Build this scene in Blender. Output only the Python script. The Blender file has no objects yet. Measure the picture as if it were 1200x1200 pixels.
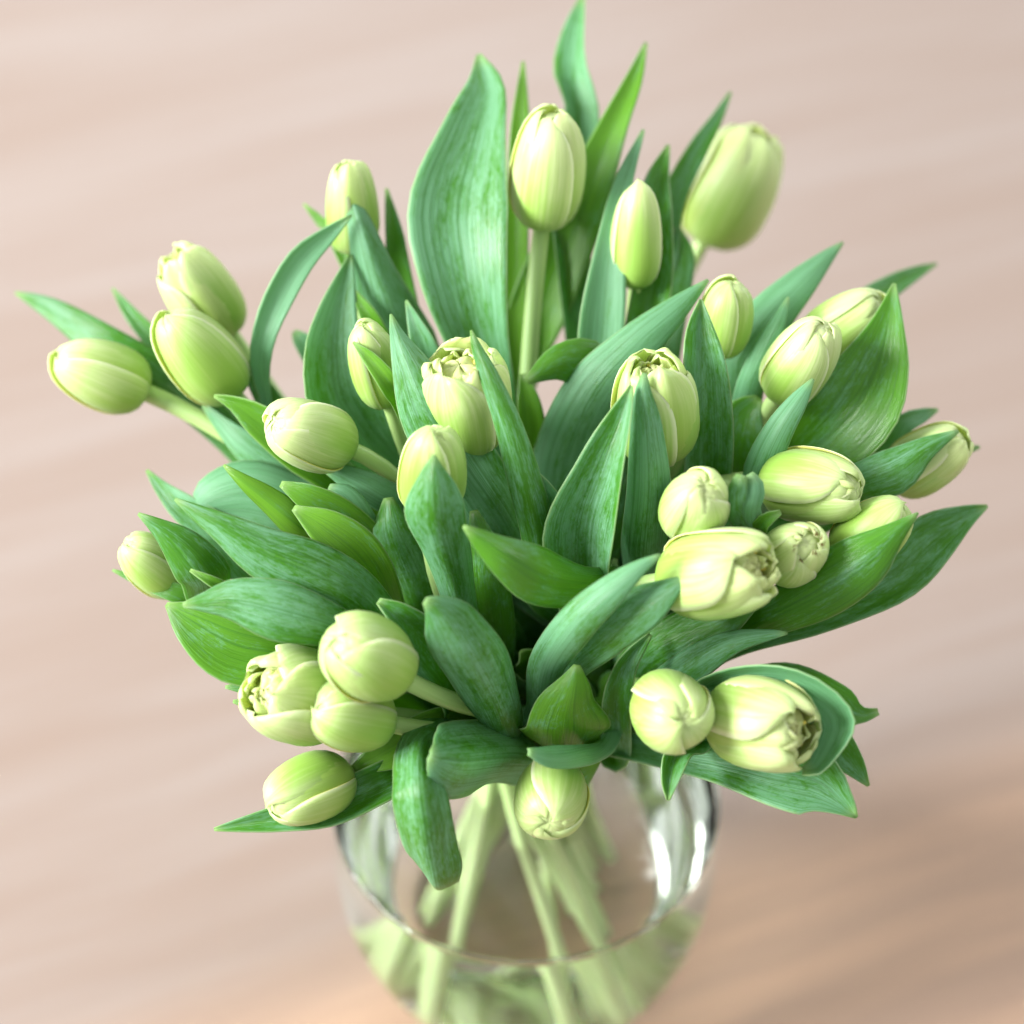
import bpy, math, random
from mathutils import Vector, Matrix

R = math.radians
scene = bpy.context.scene
col = scene.collection

# ------------------------------------------------------------------ camera
TAN = 0.268                       # half width of the picture at one metre
PITCH = R(45)
NECK = Vector((0.0, 0.0, 0.190))  # where the stems cross, just above the vase mouth
NECK_PX, NECK_PY, NECK_D = 630, 865, 1.0
FWD = Vector((0, math.cos(PITCH), -math.sin(PITCH)))
UPV = Vector((0, math.sin(PITCH), math.cos(PITCH)))
RGT = Vector((1, 0, 0))
def ray(px, py):
    return FWD + RGT * ((px - 600) / 600 * TAN) + UPV * ((600 - py) / 600 * TAN)
EYE = NECK - ray(NECK_PX, NECK_PY) * NECK_D

cam_d = bpy.data.cameras.new('camera')
cam = bpy.data.objects.new('camera', cam_d)
col.objects.link(cam)
cam.location = EYE
cam.rotation_euler = (R(90) - PITCH, 0, 0)
cam_d.sensor_width = 36
cam_d.lens = 18 / TAN
cam_d.clip_start = 0.02
cam_d.clip_end = 60
cam_d.dof.use_dof = True
cam_d.dof.focus_distance = 0.848
cam_d.dof.aperture_fstop = 2.55
cam_d.dof.aperture_blades = 0
scene.camera = cam

# ------------------------------------------------------------------ light
world = bpy.data.worlds.new('World')
scene.world = world
world.use_nodes = True
bg = world.node_tree.nodes['Background']
bg.inputs[0].default_value = (0.96, 0.98, 1.0, 1)
bg.inputs[1].default_value = 0.53

def area_light(name, loc, target, sx, sy, power, colour):
    d = bpy.data.lights.new(name, 'AREA')
    d.shape = 'RECTANGLE'; d.size = sx; d.size_y = sy
    d.energy = power; d.color = colour
    o = bpy.data.objects.new(name, d)
    col.objects.link(o)
    o.location = loc
    o.rotation_euler = (Vector(target) - Vector(loc)).to_track_quat('-Z', 'Y').to_euler()
    return o
area_light('window_light', (-4.2, -0.7, 2.6), (0, 0, 0.2), 2.2, 2.2, 540, (0.98, 0.99, 1.0))
area_light('far_window_light', (-0.6, 5.4, 3.3), (0, 0.2, 0.15), 3.2, 2.0, 36, (0.95, 0.98, 1.0))
area_light('side_window_light', (3.6, 3.0, 2.4), (0, 0, 0.15), 1.6, 2.0, 80, (0.94, 0.975, 1.0))

scene.view_settings.view_transform = 'Standard'
scene.view_settings.look = 'None'
scene.view_settings.exposure = 0.70
scene.view_settings.gamma = 1
scene.cycles.use_denoising = True
scene.cycles.max_bounces = 32
scene.cycles.transmission_bounces = 32
scene.cycles.caustics_refractive = True
scene.cycles.caustics_reflective = False
scene.cycles.sample_clamp_indirect = 6
scene.cycles.blur_glossy = 0.6

# ------------------------------------------------------------------ materials
class NT:
    """little helper for writing node trees"""
    def __init__(self, name):
        self.m = bpy.data.materials.new(name)
        self.m.use_nodes = True
        self.t = self.m.node_tree
        self.t.nodes.clear()
        self.out = self.n('ShaderNodeOutputMaterial')
    def n(self, kind, **kw):
        nd = self.t.nodes.new(kind)
        for k, v in kw.items():
            setattr(nd, k, v)
        return nd
    def l(self, a, b):
        self.t.links.new(a, b)
    def put(self, sock, v):
        if isinstance(v, bpy.types.NodeSocket):
            self.l(v, sock)
        else:
            sock.default_value = v
    def math(self, op, a, b=None, c=None, clamp=False):
        nd = self.n('ShaderNodeMath', operation=op, use_clamp=clamp)
        self.put(nd.inputs[0], a)
        if b is not None: self.put(nd.inputs[1], b)
        if c is not None: self.put(nd.inputs[2], c)
        return nd.outputs[0]
    def mix(self, f, a, b):
        nd = self.n('ShaderNodeMix', data_type='RGBA')
        self.put(nd.inputs[0], f)
        self.put(nd.inputs[6], a if isinstance(a, bpy.types.NodeSocket) else (*a, 1))
        self.put(nd.inputs[7], b if isinstance(b, bpy.types.NodeSocket) else (*b, 1))
        return nd.outputs[2]
    def ramp(self, f, lo, hi, a=0.0, b=1.0):
        nd = self.n('ShaderNodeMapRange', interpolation_type='SMOOTHSTEP')
        self.put(nd.inputs[0], f)
        nd.inputs[1].default_value = lo; nd.inputs[2].default_value = hi
        nd.inputs[3].default_value = a; nd.inputs[4].default_value = b
        return nd.outputs[0]
    def noise(self, vec, scale, detail=3, rough=0.55, dist=0.0, dims='3D'):
        nd = self.n('ShaderNodeTexNoise', noise_dimensions=dims)
        self.l(vec, nd.inputs['Vector'])
        nd.inputs['Scale'].default_value = scale
        nd.inputs['Detail'].default_value = detail
        nd.inputs['Roughness'].default_value = rough
        nd.inputs['Distortion'].default_value = dist
        return nd.outputs[0]
    def attr(self, name):
        return self.n('ShaderNodeAttribute', attribute_type='OBJECT', attribute_name=name).outputs['Fac']
    def vec(self, x, y, z):
        nd = self.n('ShaderNodeCombineXYZ')
        self.put(nd.inputs[0], x); self.put(nd.inputs[1], y); self.put(nd.inputs[2], z)
        return nd.outputs[0]
    def uv(self):
        sp = self.n('ShaderNodeSeparateXYZ')
        self.l(self.n('ShaderNodeUVMap', uv_map='UVMap').outputs[0], sp.inputs[0])
        return sp.outputs[0], sp.outputs[1]

def leaf_material():
    g = NT('tulip_leaf')
    u, v = g.uv()
    tone = g.attr('tone'); seed = g.attr('seed')
    streak = g.noise(g.vec(g.math('MULTIPLY', u, 38), g.math('MULTIPLY', v, 5.0), seed), 1.0, 2, 0.6)
    fine = g.noise(g.vec(g.math('MULTIPLY', u, 75), g.math('MULTIPLY', v, 3.0), seed), 1.0, 2, 0.6)
    blot = g.noise(g.vec(g.math('MULTIPLY', u, 2.6), g.math('MULTIPLY', v, 5.0), seed), 1.0, 5, 0.62, 0.4)
    speck = g.noise(g.vec(g.math('MULTIPLY', u, 17), g.math('MULTIPLY', v, 34), seed), 1.0, 5, 0.75, 0.5)
    # waxy bloom, rubbed off in patches
    wax = g.math('ADD', g.math('MULTIPLY', blot, 1.9), g.math('MULTIPLY', speck, 1.7))
    wax = g.math('ADD', wax, g.math('MULTIPLY', streak, 0.45))
    wax = g.math('ADD', wax, g.math('MULTIPLY', tone, 1.25))
    wax = g.ramp(wax, 2.25, 3.0)
    base = g.mix(streak, (0.024, 0.140, 0.008), (0.105, 0.345, 0.018))
    base = g.mix(g.ramp(tone, 0.0, 0.35, 0.75, 0.0), base, (0.19, 0.42, 0.030))
    waxc = g.mix(fine, (0.065, 0.29, 0.095), (0.34, 0.62, 0.42))
    c = g.mix(g.math('MULTIPLY', wax, 0.88), base, waxc)
    vein = g.noise(g.vec(g.math('MULTIPLY', u, 60), g.math('MULTIPLY', v, 0.7), seed), 1.0, 1, 0.5)
    c = g.mix(g.ramp(vein, 0.54, 0.64, 0.0, 0.45), c, (0.035, 0.15, 0.018))
    # midrib and pale margin
    du = g.math('ABSOLUTE', g.math('SUBTRACT', u, 0.5))
    c = g.mix(g.ramp(du, 0.0, 0.022, 0.32, 0.0), c, (0.05, 0.17, 0.035))
    c = g.mix(g.ramp(du, 0.474, 0.497, 0.0, 0.65), c, (0.36, 0.50, 0.25))
    c = g.mix(g.ramp(v, 0.955, 1.0, 0.0, 0.6), c, (0.32, 0.47, 0.16))
    bsdf = g.n('ShaderNodeBsdfPrincipled')
    g.l(c, bsdf.inputs['Base Color'])
    g.l(g.ramp(wax, 0, 1, 0.28, 0.42), bsdf.inputs['Roughness'])
    bsdf.inputs['Specular IOR Level'].default_value = 0.42
    bump = g.n('ShaderNodeBump')
    bump.inputs['Strength'].default_value = 0.4
    bump.inputs['Distance'].default_value = 0.0012
    g.l(g.math('ADD', streak, g.math('MULTIPLY', fine, 0.6)), bump.inputs['Height'])
    g.l(bump.outputs[0], bsdf.inputs['Normal'])
    tr = g.n('ShaderNodeBsdfTranslucent')
    g.l(g.mix(0.65, c, (0.30, 0.60, 0.04)), tr.inputs[0])
    mx = g.n('ShaderNodeMixShader'); mx.inputs[0].default_value = 0.40
    g.l(bsdf.outputs[0], mx.inputs[1]); g.l(tr.outputs[0], mx.inputs[2])
    g.l(mx.outputs[0], g.out.inputs[0])
    return g.m

def petal_material():
    g = NT('tulip_petal')
    uu, v = g.uv()
    inside = g.math('GREATER_THAN', uu, 1.5)
    u = g.math('SUBTRACT', uu, g.math('MULTIPLY', inside, 2.0))
    tone = g.attr('tone'); seed = g.attr('seed'); scar = g.attr('scar')
    streak = g.noise(g.vec(g.math('MULTIPLY', u, 26), g.math('MULTIPLY', v, 1.6), seed), 1.0, 3, 0.6)
    blot = g.noise(g.vec(g.math('MULTIPLY', u, 3), g.math('MULTIPLY', v, 3), seed), 1.0, 2, 0.5)
    du = g.math('ABSOLUTE', g.math('SUBTRACT', u, 0.5))
    # green heart of the petal fading to a cream margin and tip
    green = g.math('SUBTRACT', 1.0, g.math('MULTIPLY', du, 1.35))
    green = g.math('MULTIPLY', green, g.ramp(v, 0.25, 1.0, 1.0, 0.12))
    green = g.math('ADD', green, g.math('MULTIPLY', g.math('SUBTRACT', streak, 0.5), 0.9))
    green = g.math('ADD', green, g.math('MULTIPLY', g.math('SUBTRACT', blot, 0.5), 0.5))
    green = g.math('SUBTRACT', green, g.math('MULTIPLY', g.attr('pale'), 0.40))
    green = g.ramp(green, -0.12, 0.92)
    c = g.mix(green, (0.74, 0.84, 0.43), (0.36, 0.60, 0.10))
    vein = g.noise(g.vec(g.math('MULTIPLY', u, 70), g.math('MULTIPLY', v, 1.0), seed), 1.0, 1, 0.5)
    c = g.mix(g.ramp(vein, 0.52, 0.66, 0.0, 0.40), c, (0.45, 0.64, 0.16))
    c = g.mix(g.ramp(du, 0.435, 0.495, 0.0, 0.75), c, (0.90, 0.93, 0.68))
    # warm ruffled petals inside the open flowers
    c = g.mix(g.math('MULTIPLY', tone, g.ramp(v, 0.2, 1.0, 0.85, 0.35)), c, (0.84, 0.74, 0.26))
    c = g.mix(g.math('MULTIPLY', inside, g.ramp(v, 0.45, 0.95, 0.9, 0.15)), c, (0.86, 0.76, 0.22))    # yellow throat
    sc = g.math('MULTIPLY', g.ramp(v, 0.90, 0.97), g.ramp(g.noise(g.vec(g.math('MULTIPLY', u, 7), g.math('MULTIPLY', v, 14), seed), 1.0, 3), 0.50, 0.58))
    c = g.mix(g.math('MULTIPLY', sc, scar), c, (0.16, 0.075, 0.012))
    bsdf = g.n('ShaderNodeBsdfPrincipled')
    g.l(c, bsdf.inputs['Base Color'])
    bsdf.inputs['Roughness'].default_value = 0.40
    bsdf.inputs['Specular IOR Level'].default_value = 0.42
    bsdf.inputs['Sheen Weight'].default_value = 0.12
    bump = g.n('ShaderNodeBump')
    bump.inputs['Strength'].default_value = 0.18
    bump.inputs['Distance'].default_value = 0.001
    g.l(streak, bump.inputs['Height'])
    g.l(bump.outputs[0], bsdf.inputs['Normal'])
    tr = g.n('ShaderNodeBsdfTranslucent')
    g.l(g.mix(0.4, c, (0.72, 0.86, 0.28)), tr.inputs[0])
    mx = g.n('ShaderNodeMixShader'); mx.inputs[0].default_value = 0.40
    g.l(bsdf.outputs[0], mx.inputs[1]); g.l(tr.outputs[0], mx.inputs[2])
    g.l(mx.outputs[0], g.out.inputs[0])
    return g.m

def stem_material():
    g = NT('tulip_stem')
    u, v = g.uv()
    s = g.noise(g.vec(g.math('MULTIPLY', u, 14), g.math('MULTIPLY', v, 6), g.attr('seed')), 1.0, 3)
    c = g.mix(s, (0.24, 0.42, 0.10), (0.40, 0.56, 0.22))
    c = g.mix(g.ramp(v, 0.80, 1.0, 0.0, 0.55), c, (0.42, 0.56, 0.20))
    c = g.mix(g.ramp(v, 0.15, 0.38, 0.42, 0.0), c, (0.58, 0.65, 0.42))      # blanched foot of the stem
    b = g.n('ShaderNodeBsdfPrincipled')
    g.l(c, b.inputs['Base Color'])
    b.inputs['Roughness'].default_value = 0.45
    b.inputs['Subsurface Weight'].default_value = 0.15
    b.inputs['Subsurface Radius'].default_value = (0.004, 0.006, 0.002)
    g.l(b.outputs[0], g.out.inputs[0])
    return g.m

def stamen_material():
    g = NT('tulip_stamen')
    u, v = g.uv()
    c = g.mix(g.ramp(v, 0.35, 0.6), (0.70, 0.74, 0.35), (0.75, 0.62, 0.10))
    b = g.n('ShaderNodeBsdfPrincipled')
    g.l(c, b.inputs['Base Color']); b.inputs['Roughness'].default_value = 0.7
    g.l(b.outputs[0], g.out.inputs[0])
    return g.m

def table_material():
    g = NT('pale_beech_wood')
    tc = g.n('ShaderNodeTexCoord')
    mp = g.n('ShaderNodeMapping')
    mp.inputs['Rotation'].default_value = (0, 0, R(-21))
    g.l(tc.outputs['Object'], mp.inputs['Vector'])
    sp = g.n('ShaderNodeSeparateXYZ'); g.l(mp.outputs[0], sp.inputs[0])
    wob = g.noise(mp.outputs[0], 2.2, 2)
    y = g.math('ADD', sp.outputs[1], g.math('MULTIPLY', wob, 0.045))
    wide = g.noise(g.vec(g.math('MULTIPLY', sp.outputs[0], 1.3), g.math('MULTIPLY', y, 8.5), 0.0), 1.0, 3, 0.55)
    band = g.noise(g.vec(g.math('MULTIPLY', sp.outputs[0], 2.6), g.math('MULTIPLY', y, 34), 3.0), 1.0, 3, 0.6)
    fine = g.noise(g.vec(g.math('MULTIPLY', sp.outputs[0], 14), g.math('MULTIPLY', y, 420), 7.0), 1.0, 3, 0.6)
    fleck = g.noise(g.vec(g.math('MULTIPLY', sp.outputs[0], 60), g.math('MULTIPLY', y, 900), 9.0), 1.0, 2, 0.5)
    c = g.mix(g.ramp(wide, 0.30, 0.70), (0.250, 0.194, 0.162), (0.274, 0.228, 0.202))
    c = g.mix(g.ramp(y, -0.010, 0.085, 0.92, 0.0), c, (0.425, 0.270, 0.176))      # the warmer board
    c = g.mix(g.ramp(band, 0.35, 0.7, 0.0, 0.5), c, (0.222, 0.158, 0.122))
    c = g.mix(g.math('MULTIPLY', fine, 0.28), c, (0.25, 0.172, 0.132))
    c = g.mix(g.ramp(fleck, 0.60, 0.72, 0.0, 0.35), c, (0.27, 0.17, 0.12))
    b = g.n('ShaderNodeBsdfPrincipled')
    g.l(c, b.inputs['Base Color'])
    g.l(g.math('ADD', 0.36, g.math('MULTIPLY', fine, 0.12)), b.inputs['Roughness'])
    b.inputs['Specular IOR Level'].default_value = 0.35
    bump = g.n('ShaderNodeBump'); bump.inputs['Strength'].default_value = 0.12; bump.inputs['Distance'].default_value = 0.0006
    g.l(fine, bump.inputs['Height']); g.l(bump.outputs[0], b.inputs['Normal'])
    g.l(b.outputs[0], g.out.inputs[0])
    return g.m

def clear_material(name, ior, colour, rough=0.0):
    g = NT(name)
    b = g.n('ShaderNodeBsdfPrincipled')
    b.inputs['Base Color'].default_value = (*colour, 1)
    b.inputs['Roughness'].default_value = rough
    b.inputs['IOR'].default_value = ior
    b.inputs['Transmission Weight'].default_value = 1.0
    g.l(b.outputs[0], g.out.inputs[0])
    return g.m

M_LEAF, M_PETAL, M_STEM, M_STAMEN = leaf_material(), petal_material(), stem_material(), stamen_material()
M_TABLE = table_material()
M_GLASS = clear_material('vase_glass', 1.34, (0.985, 0.995, 0.99))
M_WATER = clear_material('water_surface', 1.333, (0.99, 1.0, 0.99))
def interface_material():
    g = NT('water_against_glass')
    b = g.n('ShaderNodeBsdfGlass')
    b.inputs['Color'].default_value = (0.985, 1.0, 0.975, 1)
    b.inputs['Roughness'].default_value = 0.0
    b.inputs['IOR'].default_value = 1.0001
    g.l(b.outputs[0], g.out.inputs[0])
    return g.m
M_WATERWALL = interface_material()

# ------------------------------------------------------------------ mesh helpers
def link_mesh(name, verts, faces, uvs, mat, parent=None, smooth=True):
    me = bpy.data.meshes.new(name)
    me.from_pydata(verts, [], faces)
    if uvs is not None:
        lay = me.uv_layers.new(name='UVMap')
        idx = [0] * len(me.loops)
        me.loops.foreach_get('vertex_index', idx)
        flat = []
        for i in idx:
            flat += uvs[i]
        lay.data.foreach_set('uv', flat)
    me.polygons.foreach_set('use_smooth', [smooth] * len(me.polygons))
    for m in (mat if isinstance(mat, list) else [mat]):
        me.materials.append(m)
    me.update()
    o = bpy.data.objects.new(name, me)
    col.objects.link(o)
    if parent is not None:
        o.parent = parent
        o.matrix_parent_inverse = Matrix.Translation(-parent.location)
    return o

def sheet(grid, norms, thick, uvgrid):
    """closed thin solid from a grid of points; thickness fades towards the margin"""
    n, m = len(grid), len(grid[0])
    V, UV, F = [], [], []
    for side in (0, 1):
        for i in range(n):
            for j in range(m):
                e = thick * (1.0 if 0 < j < m - 1 else 0.55) * (1.0 if i < n - 1 else 0.4)
                V.append(grid[i][j] + norms[i][j] * (e * (0.5 - side)))
                UV.append(uvgrid[i][j])
    b = n * m
    for i in range(n - 1):
        for j in range(m - 1):
            p = i * m + j
            F.append((p, p + 1, p + m + 1, p + m))
            F.append((b + p, b + p + m, b + p + m + 1, b + p + 1))
    for i in range(n - 1):
        p = i * m
        F.append((p, p + m, b + p + m, b + p))
        p = i * m + m - 1
        F.append((p + m, p, b + p, b + p + m))
    for j in range(m - 1):
        F.append((j + 1, j, b + j, b + j + 1))
        p = (n - 1) * m + j
        F.append((p, p + 1, b + p + 1, b + p))
    return V, F, UV

def grid_normals(grid):
    n, m = len(grid), len(grid[0])
    out = []
    for i in range(n):
        row = []
        for j in range(m):
            a = grid[min(i + 1, n - 1)][j] - grid[max(i - 1, 0)][j]
            c = grid[i][min(j + 1, m - 1)] - grid[i][max(j - 1, 0)]
            k = c.cross(a)
            row.append(k.normalized() if k.length > 1e-12 else Vector((0, 0, 1)))
        out.append(row)
    return out

def catmull(vals, x):
    """value (float or Vector) at x in 0..len-1, centripetal enough for our even points"""
    n = len(vals) - 1
    i = min(int(x), n - 1)
    t = x - i
    p1, p2 = vals[i], vals[i + 1]
    p0 = vals[i - 1] if i > 0 else p1 * 2 - p2
    p3 = vals[i + 2] if i + 2 <= n else p2 * 2 - p1
    return 0.5 * ((2 * p1) + (p2 - p0) * t + (p0 * 2 - p1 * 5 + p2 * 4 - p3) * t * t + (p1 * 3 - p0 - p2 * 3 + p3) * t ** 3)

# ------------------------------------------------------------------ bouquet space
def dome(px, py):
    rho = math.hypot(px - 640, py - 860) / 25.0
    return 8.0 + 10.0 * (1 - (rho / 31.0) ** 2)
def at(px, py, lift):
    """a point of the bouquet: lift is centimetres above (+) or inside (-) its domed outside"""
    return EYE + ray(px, py) * (NECK_D - (dome(px, py) + lift) / 100)
def cm(px, p):
    """length in metres that spans px at point p"""
    return px / 600 * TAN * (p - EYE).dot(FWD)

# ------------------------------------------------------------------ table
def build_table():
    hw, y0, y1, th = 1.6, -0.75, 2.6, 0.03
    V, F, UV = [], [], []
    c = 0.004
    for z, k in ((-th, 0), (-c, 0), (0, c)):
        V += [Vector((-hw + k, y0 + k, z)), Vector((hw - k, y0 + k, z)), Vector((hw - k, y1 - k, z)), Vector((-hw + k, y1 - k, z))]
    for a in (0, 4):
        for i in range(4):
            j = (i + 1) % 4
            F.append((a + i, a + j, a + 4 + j, a + 4 + i))
    F.append((8, 9, 10, 11)); F.append((3, 2, 1, 0))
    o = link_mesh('table_top', V, F, [(p.x, p.y) for p in V], M_TABLE, smooth=False)
    o['kind'] = 'structure'
    o['label'] = 'pale pinkish beech wood table top under the vase'
    return o
build_table()

# ------------------------------------------------------------------ vase and water
RIM_Z, WATER_Z = 0.151, 0.1465
AXIS = Vector((-0.006, -0.007, 0))
OUTER = [(0.0, 0.0015), (0.045, 0.0012), (0.058, 0.0000), (0.067, 0.0025), (0.0780, 0.012), (0.0880, 0.029), (0.0962, 0.050), (0.1018, 0.072),
         (0.1045, 0.094), (0.1052, 0.112), (0.1045, 0.130), (0.1038, 0.142), (0.1036, RIM_Z)]
def profile(pts, steps):
    vs = [Vector((a, b, 0)) for a, b in pts]
    out = []
    for i in range((len(vs) - 1) * steps + 1):
        p = catmull(vs, i / steps)
        out.append((max(p.x, 0), p.y))
    return out
def inner_radius(z, t=0.0018):
    best = None
    pr = profile(OUTER, 8)
    for (r0, z0), (r1, z1) in zip(pr, pr[1:]):
        if z0 <= z <= z1 and z1 > z0:
            best = r0 + (r1 - r0) * (z - z0) / (z1 - z0)
    return best - t if best else 0.05
def lathe(name, prof, mat, matidx=None, seg=440):
    V, F, idx = [], [], []
    rows = []
    for r, z in prof:
        if r < 1e-6:
            rows.append([len(V)]); V.append(Vector((0, 0, z)))
        else:
            rows.append(list(range(len(V), len(V) + seg)))
            V += [Vector((r * math.cos(2 * math.pi * k / seg), r * math.sin(2 * math.pi * k / seg), z)) for k in range(seg)]
    for i in range(len(rows) - 1):
        a, b = rows[i], rows[i + 1]
        for k in range(seg):
            k2 = (k + 1) % seg
            if len(a) == 1 and len(b) == 1: continue
            if len(a) == 1: F.append((a[0], b[k2], b[k]))
            elif len(b) == 1: F.append((a[k], a[k2], b[0]))
            else: F.append((a[k], a[k2], b[k2], b[k]))
            idx.append(matidx[i] if matidx else 0)
    o = link_mesh(name, V, F, None, mat, None, False)
    o.data.polygons.foreach_set('material_index', idx)
    return o

def build_vase():
    op = [p for p in profile(OUTER, 9)]
    rim = [(0.1034, RIM_Z + 0.0005), (0.1030, RIM_Z + 0.0008), (0.1026, RIM_Z + 0.0009), (0.1022, RIM_Z + 0.0007)]
    zs = [RIM_Z - 0.001 - i * (RIM_Z - 0.001 - WATER_Z) / 6 for i in range(7)]
    inner = [(inner_radius(z), z) for z in zs]
    vase = lathe('glass_vase', op + rim + inner, M_GLASS)
    vase['label'] = 'round clear glass bowl vase half hidden beneath the tulip bouquet'
    vase['category'] = 'vase'
    # water: its side lies against the glass, its top is open to the air
    floor_z = 0.007
    prof = [(0.0, floor_z), (0.035, floor_z), (0.060, floor_z + 0.0006)]
    z = 0.0125
    while z < WATER_Z - 0.004:
        prof.append((inner_radius(z), z)); z += 0.002
    prof.append((inner_radius(WATER_Z), WATER_Z))
    nside = len(prof) - 1
    top = [(inner_radius(WATER_Z) * k, WATER_Z - 0.0004 * (1 if k < 0.97 else 0.3)) for k in (0.985, 0.95, 0.6, 0.3, 0.0)]
    water = lathe('vase_water', prof + top, [M_WATER, M_WATERWALL], [1] * nside + [0] * len(top))
    water['label'] = 'clear water filling the round glass vase around the tulip stems'
    water['category'] = 'water'
    vase.location = AXIS; water.location = AXIS
    return vase, water
build_vase()

# ------------------------------------------------------------------ tulips
# x, y, lift, width, direction of the tip, lean towards the viewer, length/width, openness, label
TULIPS = [
 (412, 242, -2.0, 64, 94, 20, 1.75, .28, 'slender pale bud behind a pointed dark leaf, left of the broad upright leaf'),
 (643, 198, -1.0, 92, 83, 22, 1.60, .16, 'cream tulip bud on a straight bare stem beside the broad upright leaf'),
 (746, 275, -2.2, 62, 88, 15, 2.05, .00, 'narrow smooth green bud tucked in the fold of a bluish leaf'),
 (858, 218, -10.0, 114, 62, 15, 1.32, .36, 'large blurred green tulip standing apart behind the rest of the bouquet'),
 (234, 342, -3.0, 84, 126, 24, 1.55, .48, 'ragged-tipped bud pressed behind the smooth plump bud on the outer side'),
 (234, 415, -1.2, 90, 130, 22, 1.50, .02, 'smooth plump green bud in front of a ragged-tipped bud'),
 (117, 438, -1.0, 84, 158, 15, 1.42, .04, 'outermost green bud on a long bare stem lying against a long leaf'),
 (363, 509, 0.0, 84, 160, 40, 1.45, .05, 'plump green bud lying sideways over a stack of teal leaves'),
 (440, 426, -0.5, 64, 108, 30, 1.80, .02, 'small upright bud with a thin green leaf lying across it'),
 (545, 468, -0.5, 114, 100, 40, 1.25, .80, 'open double tulip with yellow heart between two upright leaf blades'),
 (507, 552, 1.0, 82, 86, 40, 1.60, .10, 'upright bud with a broad mottled leaf hugging its front'),
 (768, 478, -0.3, 104, 92, 35, 1.38, .42, 'half open ruffled tulip behind the bluish upright centre leaf'),
 (850, 372, -2.0, 66, 78, 25, 1.50, .04, 'short bud peeking out behind two crossing leaf tips'),
 (940, 422, -0.5, 80, 56, 32, 1.50, .10, 'bud with dark-specked tip in front of a smoother green bud'),
 (990, 380, -2.2, 72, 34, 20, 1.55, .02, 'smooth bud half hidden behind the wide triangular leaf'),
 (815, 592, 1.2, 82, 62, 62, 1.35, .12, 'small closed bud seen from its tip beside a curled teal leaf'),
 (953, 570, 0.0, 92, -6, 32, 1.38, .25, 'fat green bud with split tip above the brown-scarred bud'),
 (842, 672, 1.6, 112, 8, 36, 1.36, .50, 'largest creamy open tulip with torn petals and yellow heart'),
 (932, 648, 0.6, 76, 35, 66, 1.30, .30, 'small bud with brown scars squeezed against the largest open tulip'),
 (1022, 624, 0.6, 78, 40, 24, 1.45, .05, 'bud sheathed by a broad green leaf over its lower side'),
 (1088, 538, -2.0, 76, 30, 22, 1.40, .25, 'yellowish bud on the outer side with a leaf folded across it'),
 (787, 834, 0.8, 98, -35, 72, 1.25, .06, 'round closed bud seen straight on its three-petal tip'),
 (893, 848, 1.0, 116, -16, 38, 1.22, .50, 'open tulip with frilled yellow centre wrapped by a big curled leaf'),
 (646, 936, -2.0, 90, -96, 58, 1.25, .10, 'single bud nodding over the vase mouth'),
 (430, 770, 2.2, 104, 150, 46, 1.22, .10, 'round bud above its twin, resting against the frilled double tulip'),
 (343, 815, 0.2, 120, 166, 46, 1.08, .58, 'frilled double tulip opening outward in front of two round buds'),
 (410, 838, 0.2, 88, 168, 38, 1.25, .05, 'round bud below its twin, pressed against the frilled double tulip'),
 (362, 926, -1.0, 84, 202, 28, 1.36, .12, 'low bud cradled in a long leaf beside the drooping leaf'),
 (180, 662, -1.4, 66, 142, 28, 1.50, .12, 'pale bud half hidden behind overlapping dark leaf tips'),
]

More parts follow.
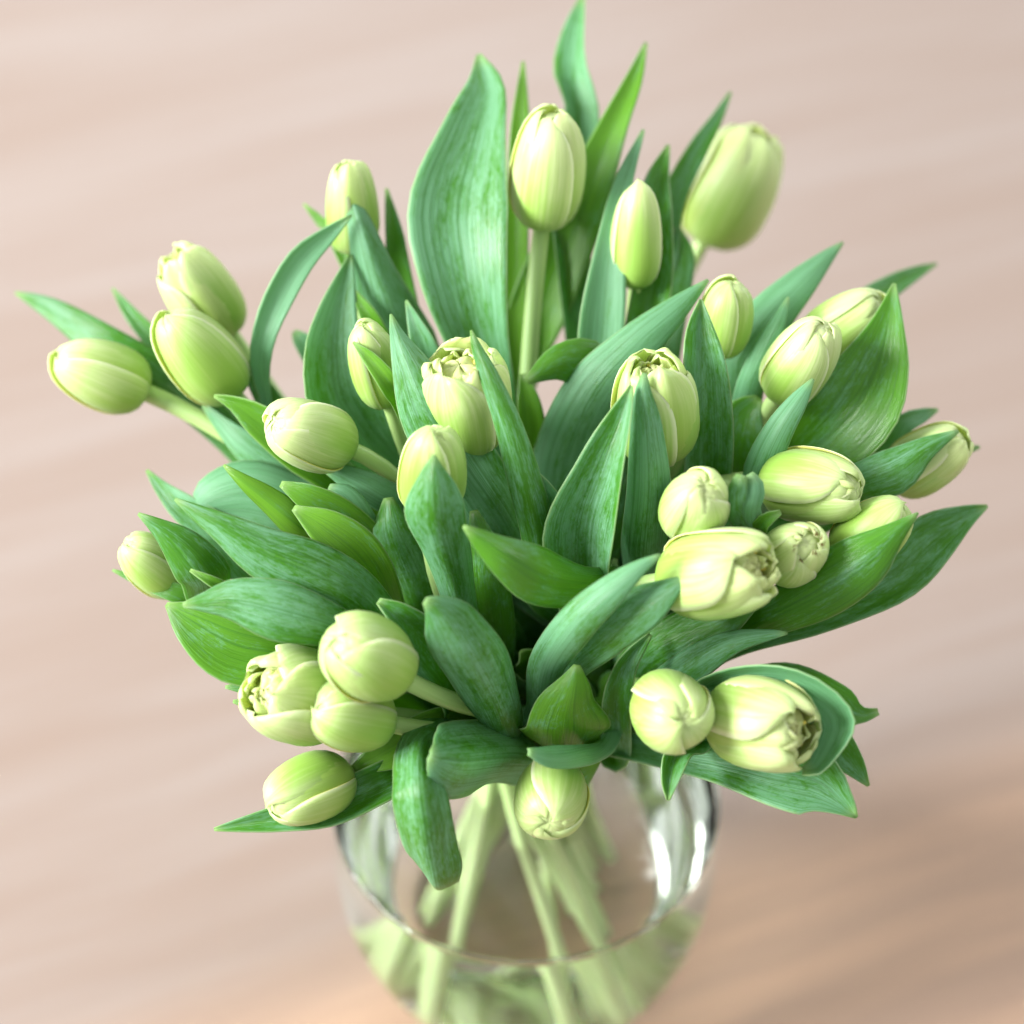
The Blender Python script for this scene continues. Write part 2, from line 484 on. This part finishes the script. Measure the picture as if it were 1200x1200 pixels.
PALE = [0.0, 0.86, 0.72]      # per flower: how cream it is, where it is widest, how blunt
def petal_part(root, frame, W, L, opn, rng, theta0, rs, ls, half, tone, scar, spiral, vend=1.0, ruffle=0.0, lap=0.0, full=False):
    pale = PALE[0]
    org, ax, e1, e2 = frame
    n, m = 15, 11
    ph = [rng.uniform(0, 6.28) for _ in range(4)]
    grid, uvs = [], []
    flare = rng.uniform(-0.05, 0.05)
    for i in range(n):
        v = i / (n - 1)
        row, urow = [], []
        for j in range(m):
            u = j / (m - 1) * 2 - 1
            # margin of the petal drops away from its tip
            vv = v * vend
            c = max(math.sin(math.pi * min(vv, 1) ** PALE[1]), 0.0) ** PALE[2] if vv < 1 else 0.0
            zc = (1 - math.cos(math.pi * min(vv, 1))) / 2
            if vv > 0.5:
                k = (vv - 0.5) / 0.5
                o = 1.0 - 0.13 * k * k
                zo = 0.5 + 0.47 * k
            else:
                o, zo = c, zc
            op = min(max(opn + flare * (v > .5), 0), 1)
            r = c + (o - c) * op
            z = zc + (zo - zc) * op
            xk = max(0.0, (v - 0.50) / 0.50)
            th = half * (0.94 * (1 - xk ** 3.0) ** 0.62 + 0.06)
            if full: th = half
            narrow = th / half
            th *= 0.75 + 0.25 * min(1, v / 0.2)
            ang = theta0 + u * th
            wav = ruffle * (v ** 2) * narrow * (math.sin(u * 5.5 + ph[0]) * 0.10 + math.sin(u * 9 + ph[1]) * 0.05 + math.sin(v * 7 + ph[2]) * 0.05)
            soft = (0.006 + 0.02 * opn) * math.sin(3 * u + ph[3]) * v + (0.008 + 0.012 * opn) * math.sin(5 * v + ph[2] + u)
            tipk = max(0.0, (v - 0.72) / 0.28) ** 2
            rr = r * rs * (1 + wav + soft)
            rr += ((0.075 - 0.04 * min(opn, .6)) * (1 - abs(u) ** 2.4) + spiral * u + 0.035 * max(0.0, (u - 0.78) / 0.22) ** 2) * min(1, v * 3) * (1 - 0.45 * tipk) - lap * tipk
            zz = z * ls + ruffle * v * narrow * 0.05 * math.sin(u * 5 + ph[1]) - 0.05 * opn * u * u * v ** 3
            row.append(org + ax * (zz * L) + (e1 * math.cos(ang) + e2 * math.sin(ang)) * (rr * W / 2))
            urow.append((u * 0.5 + 0.5, v))
        grid.append(row); uvs.append(urow)
    V, F, UV = sheet(grid, grid_normals(grid), 0.0011, uvs)
    half_n = len(UV) // 2
    UV = UV[:half_n] + [(a + 2.0, b) for a, b in UV[half_n:]]
    o = link_mesh('petal', V, F, UV, M_PETAL, root)
    o['tone'] = tone; o['seed'] = rng.uniform(0, 50); o['scar'] = scar; o['pale'] = pale
    return o

def tube(pts, radii, seg=10):
    V, F, UV = [], [], []
    n = len(pts)
    up = Vector((0.3, 0.9, 0.1))
    for i, p in enumerate(pts):
        t = (pts[min(i + 1, n - 1)] - pts[max(i - 1, 0)]).normalized()
        a = t.cross(up).normalized(); b = t.cross(a)
        for k in range(seg):
            w = 2 * math.pi * k / seg
            V.append(p + (a * math.cos(w) + b * math.sin(w)) * radii[i])
            UV.append((abs(k / seg - .5) * 2, i / (n - 1)))
    for i in range(n - 1):
        for k in range(seg):
            k2 = (k + 1) % seg
            F.append((i * seg + k, i * seg + k2, (i + 1) * seg + k2, (i + 1) * seg + k))
    F.append(tuple(range(seg))[::-1]); F.append(tuple((n - 1) * seg + k for k in range(seg)))
    return V, F, UV

tulips = []
BOW = {1: 0.040, 6: 0.055, 3: 0.02, 7: 0.03}       # stems that bend outward more than the rest
def build_tulip(i, spec):
    x, y, lift, wpx, ang, tilt, ratio, opn, label = spec
    rng = random.Random(100 + i)
    centre = at(x, y, lift)
    W = cm(wpx, centre) / 1.12          # the overlapping petal edges stand proud of this
    L = W * ratio * 1.10
    view = -ray(x, y).normalized()
    flat = RGT * math.cos(R(ang)) + UPV * math.sin(R(ang))
    flat = (flat - view * flat.dot(view)).normalized()
    ax = (flat * math.cos(R(tilt)) + view * math.sin(R(tilt))).normalized()
    org = centre - ax * (L * 0.5)
    # stem: from the flower down through the crossing point into the water
    d = Vector((org.x - NECK.x, org.y - NECK.y, 0))
    out = d.normalized()
    side = Vector((-out.y, out.x, 0))
    rr = 0.005 + 0.026 * math.sqrt(((i * 11) % 29) / 29)
    neck = NECK + side * rr + out * rng.uniform(-0.004, 0.008)
    foot_r = min(0.022 + 0.45 * d.length, 0.060) * rng.uniform(0.6, 1.0)
    foot = AXIS + Vector((0, 0, 0.013)) - out * foot_r + side * (rr * rng.uniform(0.3, 1.0) + rng.uniform(-0.022, 0.022))
    dist = (org - neck).length
    rise = (neck - foot).normalized()
    bow = -FWD * BOW.get(i, 0.010)
    p1 = neck + rise * dist * 0.36 + bow * 0.5
    p2 = org - ax * dist * 0.36 + bow
    pts = [foot + (neck - foot) * (k / 9) for k in range(9)]
    up = []
    for k in range(19):
        t = k / 18
        up.append(neck * (1 - t) ** 3 + p1 * 3 * t * (1 - t) ** 2 + p2 * 3 * t * t * (1 - t) + org * t ** 3)
    pts += up
    pts.append(org + ax * L * 0.03)
    sr = min(0.0038, W * 0.125) * rng.uniform(0.9, 1.05)
    radii = [sr * (1.0 if k < 8 else 1.08 if k < 10 else 1.16) for k in range(len(pts))]
    root = bpy.data.objects.new('tulip', None)
    root.empty_display_size = 0.02
    col.objects.link(root)
    root.location = foot
    root['label'] = label; root['category'] = 'tulip'; root['group'] = 'pale green tulips in the glass vase'
    V, F, UV = tube(pts, radii)
    st = link_mesh('stem', V, F, UV, M_STEM, root)
    st['seed'] = rng.uniform(0, 50)
    e1 = ax.orthogonal().normalized(); e2 = ax.cross(e1)
    frame = (org, ax, e1, e2)
    rot = rng.uniform(0, 6.28)
    PALE[:] = [rng.uniform(-0.6, 0.35), rng.uniform(0.78, 0.94), rng.uniform(0.66, 0.86)]
    if i in (1, 3, 4): PALE[0] = 0.35
    scar = 1.0 if i == 18 else (0.4 if i in (7, 13, 15) else 0.0)
    for k in range(3):
        petal_part(root, frame, W, L, opn + (0.20 if k == 2 and 0.1 <= opn < 0.55 else 0), rng, rot + k * 2.094 + rng.uniform(-.12, .12), 1.0, (1.03, 0.985, 0.95)[k] + rng.uniform(-.012, .012),
                   rng.uniform(1.10, 1.20), 0.0, scar, 0.085, rng.uniform(0.955, 0.998) if opn < .4 else rng.uniform(0.86, 1.0), 0.08 + opn * 1.1,
                   (0.16, 0.10, 0.06)[k] * max(0, 1 - opn * 3))
    for k in range(3):
        petal_part(root, frame, W, L, min(opn * 0.9, 1), rng, rot + 1.047 + k * 2.094 + rng.uniform(-.12, .12), 0.94, rng.uniform(0.955, 0.99) if opn < .15 else rng.uniform(0.97, 1.04),
                   rng.uniform(1.02, 1.15), 0.10 + 0.25 * opn, scar, 0.05, rng.uniform(0.95, 0.99), opn * 1.4)
    if opn < 0.35:
        for k in range(3):
            petal_part(root, frame, W, L, 0.0, rng, rot + .5 + k * 2.094, 0.82, 0.955, 1.25, 0.15, 0.0, 0.02, 1.0, 0.0, 0.03, True)
    if opn >= 0.2:
        ks = 5 if opn > .35 else 3
        for k in range(ks):
            petal_part(root, frame, W, L, opn * rng.uniform(.35, .75), rng, rot + .4 + k * 6.283 / ks + rng.uniform(-.3, .3), rng.uniform(0.62, 0.76), rng.uniform(0.94, 1.03),
                       rng.uniform(0.75, 1.0), 0.38, 0.0, 0.04, rng.uniform(0.85, 0.96), 1.3)
    if opn >= 0.35:
        for k in range(3):
            petal_part(root, frame, W, L, 0.05, rng, rot + .9 + k * 2.094, 0.74, 0.86, 1.25, 0.85, 0.0, 0.03, 1.0, 0.4, 0.03, True)
    if opn >= 0.4:
        for k in range(4 if i != 9 else 2):
            petal_part(root, frame, W, L, opn * rng.uniform(.1, .45), rng, rot + k * 1.57 + rng.uniform(-.4, .4), rng.uniform(0.34, 0.50), rng.uniform(0.88, 0.99),
                       rng.uniform(0.8, 1.1), 0.62, 0.0, 0.03, rng.uniform(0.8, 0.95), 1.8)
        for k in range(3):
            w = rot + k * 1.256
            rad = (e1 * math.cos(w) + e2 * math.sin(w)) * W
            sp = [org + ax * L * (0.15 + 0.14 * q) + rad * (0.06 + 0.03 * q) for q in range(6)]
            V, F, UV = tube(sp, [.0006, .0006, .0007, .0017, .0019, .0007], 6)
            link_mesh('stamen', V, F, UV, M_STAMEN, root)
    tulips.append(dict(root=root, up=up, sr=sr, leaves=0))
for i, s in enumerate(TULIPS):
    build_tulip(i, s)

# ------------------------------------------------------------------ leaves
LEAVES = []
def L(points, fold=18, k=.4, tone=.5, roll=0, wave=.0):
    LEAVES.append((points, fold, k, tone, roll, wave))
# --- tall leaves at the back
L([(580,470,-7,26),(562,400,-5,38),(545,320,-3,54),(537,245,-2,61),(556,160,-1,40),(569,105,-.5,24),(561,64,-.3,3)], 26, .5, .62)
L([(606,400,-9,14),(606,300,-6.5,14),(607,220,-4.5,14),(610,150,-3,12),(613,72,-2,2)], 20, .3, .05)
L([(668,260,-6,22,0),(676,190,-5,22,5),(678,130,-4.2,21,15),(675,85,-3.6,20,-25),(679,35,-3.2,13,-35),(683,-6,-3,2,-30)], 42, .9, .5, -15)
L([(605,440,-10.5,28),(637,345,-8,37),(680,250,-5,32),(718,150,-2.5,18),(742,95,-1.5,11),(757,50,-1,2)], 22, .4, .12)
L([(705,450,-6,26),(704,400,-5,28),(708,350,-3.8,26),(716,283,-2.4,18),(730,217,-1.6,12),(754,152,-1,2)], 18, .3, .85)
L([(748,420,-6,22),(765,330,-4.5,24),(768,260,-3.6,22),(770,215,-3.2,15),(783,170,-3,2)], 35, .8, .3)
L([(770,340,-7.5,16),(785,245,-6,16),(815,180,-5,13),(838,142,-4.5,8),(856,108,-4.5,2)], 18, .4, .5)
L([(778,410,-7.5,22),(790,345,-7,20),(798,300,-6.5,17),(793,266,-6,4)], 18, .4, .45)
L([(495,450,-6,34),(464,380,-4,37),(441,320,-2.5,27),(424,265,-1.2,16),(411,230,-.6,8),(402,205,-.3,1.5)], -38, .85, .55, 8)
L([(472,330,-5.5,13),(462,275,-4,11),(453,221,-3.5,2)], 20, .4, .2)
L([(405,305,-5,9),(380,265,-4.5,7),(356,239,-4,1.5)], 20, .4, .15)
# --- arching pale leaf and its neighbours
L([(330,520,-6,8),(313,470,-4.5,7),(305,430,-3,12),(310,390,-2,15),(326,350,-1.5,18),(353,305,-1,17),(385,275,-.8,10),(412,252,-.5,1.5)], 22, .4, .95)
L([(475,575,-8,28),(435,522,-6,36),(397,470,-4,46),(389,420,-3,39),(394,370,-2.5,25),(403,330,-2.2,13),(411,298,-2,2)], 26, .7, .6, 10)
L([(400,470,-8,22),(372,420,-6.5,18),(352,397,-6,10),(345,388,-6,3)], 20, .4, .6)
L([(458,425,-5,16),(435,375,-3,12),(412,337,-2.4,2)], 25, .5, .1)
L([(485,500,-2.5,14),(458,452,0.6,13),(434,421,1.4,9),(414,401,1.6,1.5)], 20, .5, .1)
L([(508,455,-5,20),(498,410,-3,17),(486,378,-2.2,9),(476,352,-2,1.5)], 22, .5, .65)
# --- centre
L([(622,665,-7,40),(587,605,-3.5,44),(545,543,-1,45),(507,480,.8,38),(481,425,1.6,23),(466,393,1.8,10),(458,368,1.9,1.5)], -34, .85, .66, 14)
L([(640,700,-6,24),(632,635,-2.5,23),(617,570,.2,21),(596,500,1.6,17),(573,440,2.4,12),(560,410,2.6,7),(552,387,2.8,1.5)], -24, .6, .35)
L([(548,745,-5,20),(537,700,-2.5,22),(523,650,.5,31),(511,605,2.6,37),(509,570,3.4,26),(508,550,3.6,14),(509,533,3.7,1.5)], -36, .6, .48)
L([(690,590,-9,26),(702,510,-7,34),(694,435,-4.5,33),(658,425,-3.4,23),(617,447,-3.6,4)], -25, .3, .25, 0, .04)
L([(645,610,-9,18),(628,530,-7.5,18),(620,475,-6,15),(612,438,-5.5,4)], 20, .4, .1)
L([(650,630,-8,36),(660,545,-6,42),(695,462,-4,37),(745,405,-2.5,28),(790,365,-1.5,17),(830,328,-.8,2)], -18, .4, .72)
L([(826,620,-7,25),(824,550,-4,29),(823,490,-1.8,29),(820,430,-.4,27),(818,390,.2,18),(821,351,.6,2)], 38, .85, .45, 16)
L([(750,700,-6,26),(754,640,-2.5,29),(760,570,.3,27),(757,500,1.8,19),(753,462,2.4,11),(755,437,2.6,3)], -34, .4, .72, -8)
L([(690,730,-7,26),(686,660,-3.5,36),(690,605,-1.2,41),(711,545,.8,30),(730,490,2.0,15),(740,452,2.6,2)], 58, .5, .5, -14, .06)
L([(665,640,-4,12),(648,592,-1.5,14),(638,572,-.6,10),(630,556,-.4,3)], 30, .5, .7)
L([(755,690,-5,18),(695,686,-1.5,26),(642,678,1.2,36),(600,655,2.6,27),(565,632,3.0,13),(543,616,3.2,2)], -32, .8, .2, 10)
L([(628,840,-5,18),(640,782,-1.5,23),(670,735,1.0,25),(710,697,2.2,20),(745,668,2.8,11),(774,650,3.0,2)], -30, .5, .72)
L([(640,845,-7,20),(665,785,-3,24),(705,748,-.2,29),(750,714,1.4,28),(785,690,2.2,14),(803,675,2.4,2)], -22, .5, .58)
L([(600,880,-6,18),(583,832,-2,33),(556,780,.8,42),(530,735,2.2,34),(510,712,2.8,16),(497,704,3.0,4)], -36, .4, .55)
L([(535,810,-4.5,30),(497,758,-1.2,33),(470,724,.4,18),(443,704,.8,4)], 34, .5, .35, 10)
# --- hanging over the vase mouth
L([(650,885,-8,30),(595,886,-3,44),(548,890,.2,47),(517,888,1.4,27),(503,884,1.7,5)], -52, .9, .6)
L([(535,848,-5,18),(496,868,-.8,26),(492,915,1.6,33),(498,965,1.8,35),(505,1005,1.0,33),(510,1030,.2,28,20),(513,1043,-.8,19,30)], -50, .95, .42, 6, .03)
L([(655,890,-6,40),(663,862,-3,52),(667,830,-1.6,36),(672,803,-1,20),(676,779,-.8,4)], -26, .3, .18, 12, .10)
L([(708,866,-5,12),(678,880,-1.2,15),(646,884,.2,13),(619,880,.8,4)], -40, .4, .95, 25, .09)
L([(812,862,-5,18),(794,885,-2,17),(786,912,-1.2,12),(783,938,-1.0,2)], 45, .9, .35)
# --- right hand side
L([(878,610,-5,22),(892,552,-1.5,22),(912,506,.3,18),(935,470,1.2,12),(953,444,1.6,2)], -26, .5, .8)
L([(858,600,-8,28),(864,535,-5,32),(873,488,-4,25),(890,466,-3.5,5)], 15, .3, .2)
L([(848,480,-7,30),(868,420,-5,36),(900,372,-3.5,30),(940,330,-2.8,20),(970,300,-2.6,9),(988,284,-2.6,1.5)], -18, .4, .8)
L([(862,510,-6,18),(880,450,-3.5,17),(900,402,-1.8,15),(915,371,-1,8),(924,348,-.8,1.5)], -22, .5, .7)
L([(980,420,-7,18),(1010,362,-6,18),(1045,335,-6,14),(1075,319,-6,8),(1098,309,-6,1.5)], 18, .4, .45)
L([(895,570,-7,30),(948,530,-4,46),(1000,478,-1.6,56),(1026,430,-.5,43),(1040,380,.2,20),(1048,332,.6,2)], 22, .3, .25)
L([(1025,540,-5,12),(1055,500,-3.6,13),(1080,487,-3.5,9),(1099,480,-3.5,2)], 20, .4, .6)
L([(965,590,-4,25),(1010,566,-1.5,27),(1050,550,-.2,29),(1085,525,.4,15),(1123,505,.8,2)], -22, .6, .35)
L([(1080,555,-4.5,10),(1112,532,-3.5,11),(1148,524,-3.5,2)], 20, .4, .4)
L([(845,748,-5,20),(900,722,-1.4,27),(960,690,.9,38),(1012,657,2.6,34),(1050,624,3.4,14),(1076,601,3.7,1.5)], -26, .5, .2)
L([(795,780,-7,22),(870,742,-5,26),(960,716,-3.2,29),(1040,675,-2.2,37),(1090,632,-1.8,31),(1130,606,-1.6,14),(1157,593,-1.5,2)], 32, .6, .4)
L([(715,850,-8,20),(750,778,-5,27),(800,745,-3,32),(850,722,-1.6,24),(885,704,-1.2,8)], -15, .3, .4)
L([(735,850,-7,20),(780,803,-4,22),(820,773,-2,21),(860,752,-.8,14),(900,744,-.3,7),(923,742,0,1.5)], -28, .5, .55)
L([(770,850,-6,18),(835,805,-2,22),(900,796,.6,24),(955,812,2.0,26),(985,848,2.0,24),(962,897,2.0,14),(940,905,1.6,5)], 30, .3, .85, 38)
L([(770,880,-6,18),(840,890,-3.5,26),(910,905,-1.5,38),(958,915,-.4,40),(988,940,.4,17),(1004,958,.7,2)], 38, .5, .62, 8)
L([(830,815,-6,20),(920,803,-4.5,27),(980,828,-3.4,27),(1008,838,-3,11),(1029,834,-3,4)], 25, .4, .3)
L([(900,850,-6,18),(965,865,-4,28),(995,890,-3,18),(1018,921,-2.6,2)], 25, .5, .4)
L([(866,650,-2,11),(862,595,2.0,12),(865,570,2.6,11),(868,556,2.8,6)], -35, .4, .6, -10)
L([(872,650,-2,14),(880,600,1.8,14),(886,572,2.5,12),(878,555,2.6,6)], -35, .4, .85, 14)
L([(870,640,-2,10),(893,612,1.2,10),(915,600,1.7,3)], 30, .5, .15)
# --- left hand side
L([(345,585,-9,26),(275,512,-7,26),(202,452,-4.6,27),(130,408,-2.4,25),(70,368,-2.2,16),(40,352,-2.2,9),(18,343,-2.2,1.5)], -22, .5, .35)
L([(235,470,-5.5,16),(185,405,-4.5,13),(155,370,-4,9),(132,338,-3.8,1.5)], 24, .5, .4)
L([(355,550,-7,18),(322,482,-5,17),(296,440,-4.4,10),(284,418,-4.2,3)], 18, .4, .3)
L([(410,570,-5,22),(352,527,-3,25),(305,490,-1.8,20),(275,472,-1.3,9),(251,464,-1.1,2)], 32, .8, .1, -12)
L([(405,610,-6,22),(340,562,-4.5,25),(285,522,-3.6,18),(238,474,-3.6,3)], -16, .4, .75)
L([(410,610,-6,30),(345,592,-4,38),(290,577,-3,42),(247,586,-2.8,28),(229,602,-3.2,6)], -30, .2, .9)
L([(410,660,-4,14),(352,618,-.8,20),(311,585,.2,15),(285,565,.7,9),(262,545,.9,1.5)], -40, .8, .05, -12)
L([(450,655,-4,22),(402,606,-1.6,22),(362,583,-.5,17),(329,567,-.2,4)], 14, .4, .1)
L([(452,705,-4,22),(422,652,-1.2,30),(385,621,.2,25),(344,595,.7,4)], 16, .4, .05)
L([(440,655,-5,14),(426,611,-2.6,16),(406,581,-2,14),(385,571,-1.9,5)], -25, .3, .9)
L([(465,755,-4.5,30),(422,703,-.6,36),(370,673,1.0,40),(310,647,2.0,33),(262,618,2.6,19),(230,600,2.8,10),(205,585,2.9,2)], -22, .7, .42, 8)
L([(275,730,-4,25),(242,678,0,32),(213,642,1.3,25),(186,619,1.8,12),(162,602,2.0,2)], -24, .6, .3)
L([(305,680,-5,22),(257,628,-3.5,23),(216,596,-3,18),(190,572,-2.9,9),(172,551,-2.9,2)], 22, .5, .45)
L([(275,730,-4,14),(216,699,-1.6,13),(170,683,-1.2,8),(132,668,-1,1.5)], 20, .5, .3)
L([(300,710,-1.5,12),(257,686,1.4,8),(223,668,2.0,2)], 30, .5, .1)
L([(440,755,-3,18),(392,734,.8,27),(330,715,2.4,38),(275,703,2.9,27),(240,706,3.0,13),(214,709,3.0,3)], -18, .5, .5)
L([(410,790,-4,25),(342,768,-1.6,38),(280,757,-.4,48),(230,731,.2,30),(195,708,.4,3)], 18, .4, .22)
L([(345,802,-2.5,15),(300,806,-1.2,10),(264,805,-.8,2)], 20, .4, .3)
L([(335,826,-2.5,12),(297,825,-1.4,8),(273,822,-1.1,2)], 20, .4, .25)
L([(510,890,-5,20),(452,920,-2.6,24),(390,948,-1.8,25),(330,960,-1,17),(285,967,-.4,9),(251,972,-.1,2)], 36, .7, .35, 14)
L([(510,850,-4,20),(457,880,-2.8,22),(415,902,-2.4,6)], 20, .4, .05)
L([(505,725,-6,25),(482,672,-4,34),(461,622,-2.6,26),(455,583,-2.4,6)], -30, .2, .4)
# --- deeper blades between them
L([(722,890,-8,14),(722,825,-4.5,18),(733,782,-3.4,14),(762,743,-3.2,3)], 35, .6, .4)
L([(580,745,-6,25),(573,692,-3.6,26),(566,640,-2.6,19),(555,598,-2.4,5)], -20, .4, .3)
L([(580,690,-7,25),(562,622,-4.6,31),(546,570,-3.6,23),(535,538,-3.4,5)], -18, .3, .85)
L([(490,610,-5,18),(444,578,-3.2,20),(404,557,-2.6,14),(381,550,-2.5,4)], -20, .3, .75)

leaf_rng = random.Random(7)
def nearest_stem(q0, q1):
    best = None
    d1 = (q1 - q0).normalized()
    for t in tulips:
        for s in t['up'][:11]:
            r = (s - NECK).length
            if r > 0.11: break
            gap = q0 - s
            if gap.length < 1e-5: continue
            cost = gap.length * (1.7 - gap.normalized().dot(d1)) + 0.010 * t['leaves']
            if best is None or cost < best[0]:
                best = (cost, t, s)
    return best[1], best[2]

def build_leaf(points, fold, kk, tone, roll, wave):
    P = [at(p[0], p[1], p[2]) for p in points]
    Wd = [cm(p[3], q) * 0.95 for p, q in zip(points, P)]
    rolls = [p[4] if len(p) > 4 else roll for p in points]
    tul, s = nearest_stem(P[0], P[1])
    tul['leaves'] += 1
    if (P[0] - s).length > 0.012:
        P.insert(0, s.copy()); Wd.insert(0, min(Wd[0] * 0.8, 0.009)); rolls.insert(0, rolls[0])
    n, m = 30, 13
    # resample evenly by length
    cum = [0.0]
    for a, b in zip(P, P[1:]):
        cum.append(cum[-1] + (b - a).length)
    dense = []
    N = 160
    for i in range(N + 1):
        x = i / N * (len(P) - 1)
        dense.append((catmull(P, x), max(catmull(Wd, x), 0.0003), catmull([float(r) for r in rolls], x)))
    dl = [0.0]
    for a, b in zip(dense, dense[1:]):
        dl.append(dl[-1] + (b[0] - a[0]).length)
    total = dl[-1]
    rows = []
    k = 0
    for i in range(n):
        f = i / (n - 1)
        f = 1 - (1 - f) ** 1.25          # closer rows towards the tip
        want = f * total
        while k < N - 1 and dl[k + 1] < want: k += 1
        t = (want - dl[k]) / max(dl[k + 1] - dl[k], 1e-9)
        a, b = dense[k], dense[k + 1]
        rows.append((a[0].lerp(b[0], min(t, 1)), a[1] + (b[1] - a[1]) * min(t, 1), a[2] + (b[2] - a[2]) * min(t, 1), f))
    T = []
    for i in range(n):
        T.append((rows[min(i + 1, n - 1)][0] - rows[max(i - 1, 0)][0]).normalized())
    nr = []
    for i in range(n):
        view = (EYE - rows[i][0]).normalized()
        nr.append(view - T[i] * T[i].dot(view))
    for _ in range(6):
        nr = [(nr[max(i - 1, 0)] + nr[i] * 2 + nr[min(i + 1, n - 1)]) * 0.25 for i in range(n)]
    ph, ph2 = leaf_rng.uniform(0, 6.28), leaf_rng.uniform(0, 6.28)
    grid, uvs = [], []
    wave = wave or leaf_rng.uniform(0.012, 0.04)
    for i, (p, w, rl, f) in enumerate(rows):
        nn = (nr[i] - T[i] * T[i].dot(nr[i])).normalized()
        ss = T[i].cross(nn)
        rl = R(rl) + 0.10 * math.sin(f * 4 + ph)
        n2 = nn * math.cos(rl) + ss * math.sin(rl)
        s2 = ss * math.cos(rl) - nn * math.sin(rl)
        w = w / max(math.cos(rl), 0.5)
        th = R(max(-60.0, min(60.0, fold * 1.3))) * (1 - 0.25 * f)
        # integrate the cross-section outward from the midrib
        half = (m - 1) // 2
        offs = []
        for sgn in (-1, 1):
            x = z = 0.0
            lst = []
            for j in range(1, half + 1):
                u = (j - 0.5) / half
                al = th * (kk * math.tanh(5 * u) + (1 - kk) * u * 1.5)
                x += math.cos(al) / half; z += math.sin(al) / half
                lst.append((x, z))
            offs.append(lst)
        nx = max(offs[0][-1][0], 0.45)
        row, urow = [], []
        for j in range(m):
            q = j - half
            if q == 0: x = z = 0.0
            else:
                x, z = offs[0][abs(q) - 1]
                x = x / nx * (1 if q > 0 else -1); z = z / nx
            u = q / half
            z += wave * 2.2 * abs(u) ** 2 * math.sin(f * 13 + ph + (1.4 if u > 0 else 0)) * math.sin(f * 3.14)
            x *= 1 + wave * math.sin(f * 17 + ph2 + u * 2)
            row.append(p + s2 * (x * w) + n2 * (z * w))
            urow.append((u * 0.5 + 0.5, f))
        grid.append(row); uvs.append(urow)
    V, F, UV = sheet(grid, grid_normals(grid), 0.0010, uvs)
    o = link_mesh('leaf', V, F, UV, M_LEAF, tul['root'])
    o['tone'] = min(max(tone + leaf_rng.uniform(-.06, .06), 0), 1)
    o['seed'] = leaf_rng.uniform(0, 60)
for a in LEAVES:
    build_leaf(*a)

# short inner blades that fill the heart of the bouquet
fill = random.Random(21)
for i in range(34):
    a = i * 2.399963
    reach = 90 + 120 * math.sqrt(i / 34)
    cx, cy = 640 + reach * math.cos(a) * 1.05, 800 - reach * abs(math.sin(a)) * (1.5 if math.sin(a) > 0 else .25)
    bx, by = 640 + (cx - 640) * .25, 850 + (cy - 850) * .25
    pts = []
    for q, (lf, hw) in enumerate(((-12, 12), (-10.5, 22), (-8.5, 25), (-7.2, 16), (-6.6, 2))):
        t = q / 4
        pts.append((bx + (cx - bx) * t + fill.uniform(-8, 8), by + (cy - by) * t + fill.uniform(-8, 8), lf + fill.uniform(-.6, .6), hw))
    build_leaf(pts, fill.uniform(-30, 30), .5, fill.uniform(.1, .6), fill.uniform(-25, 25), 0)
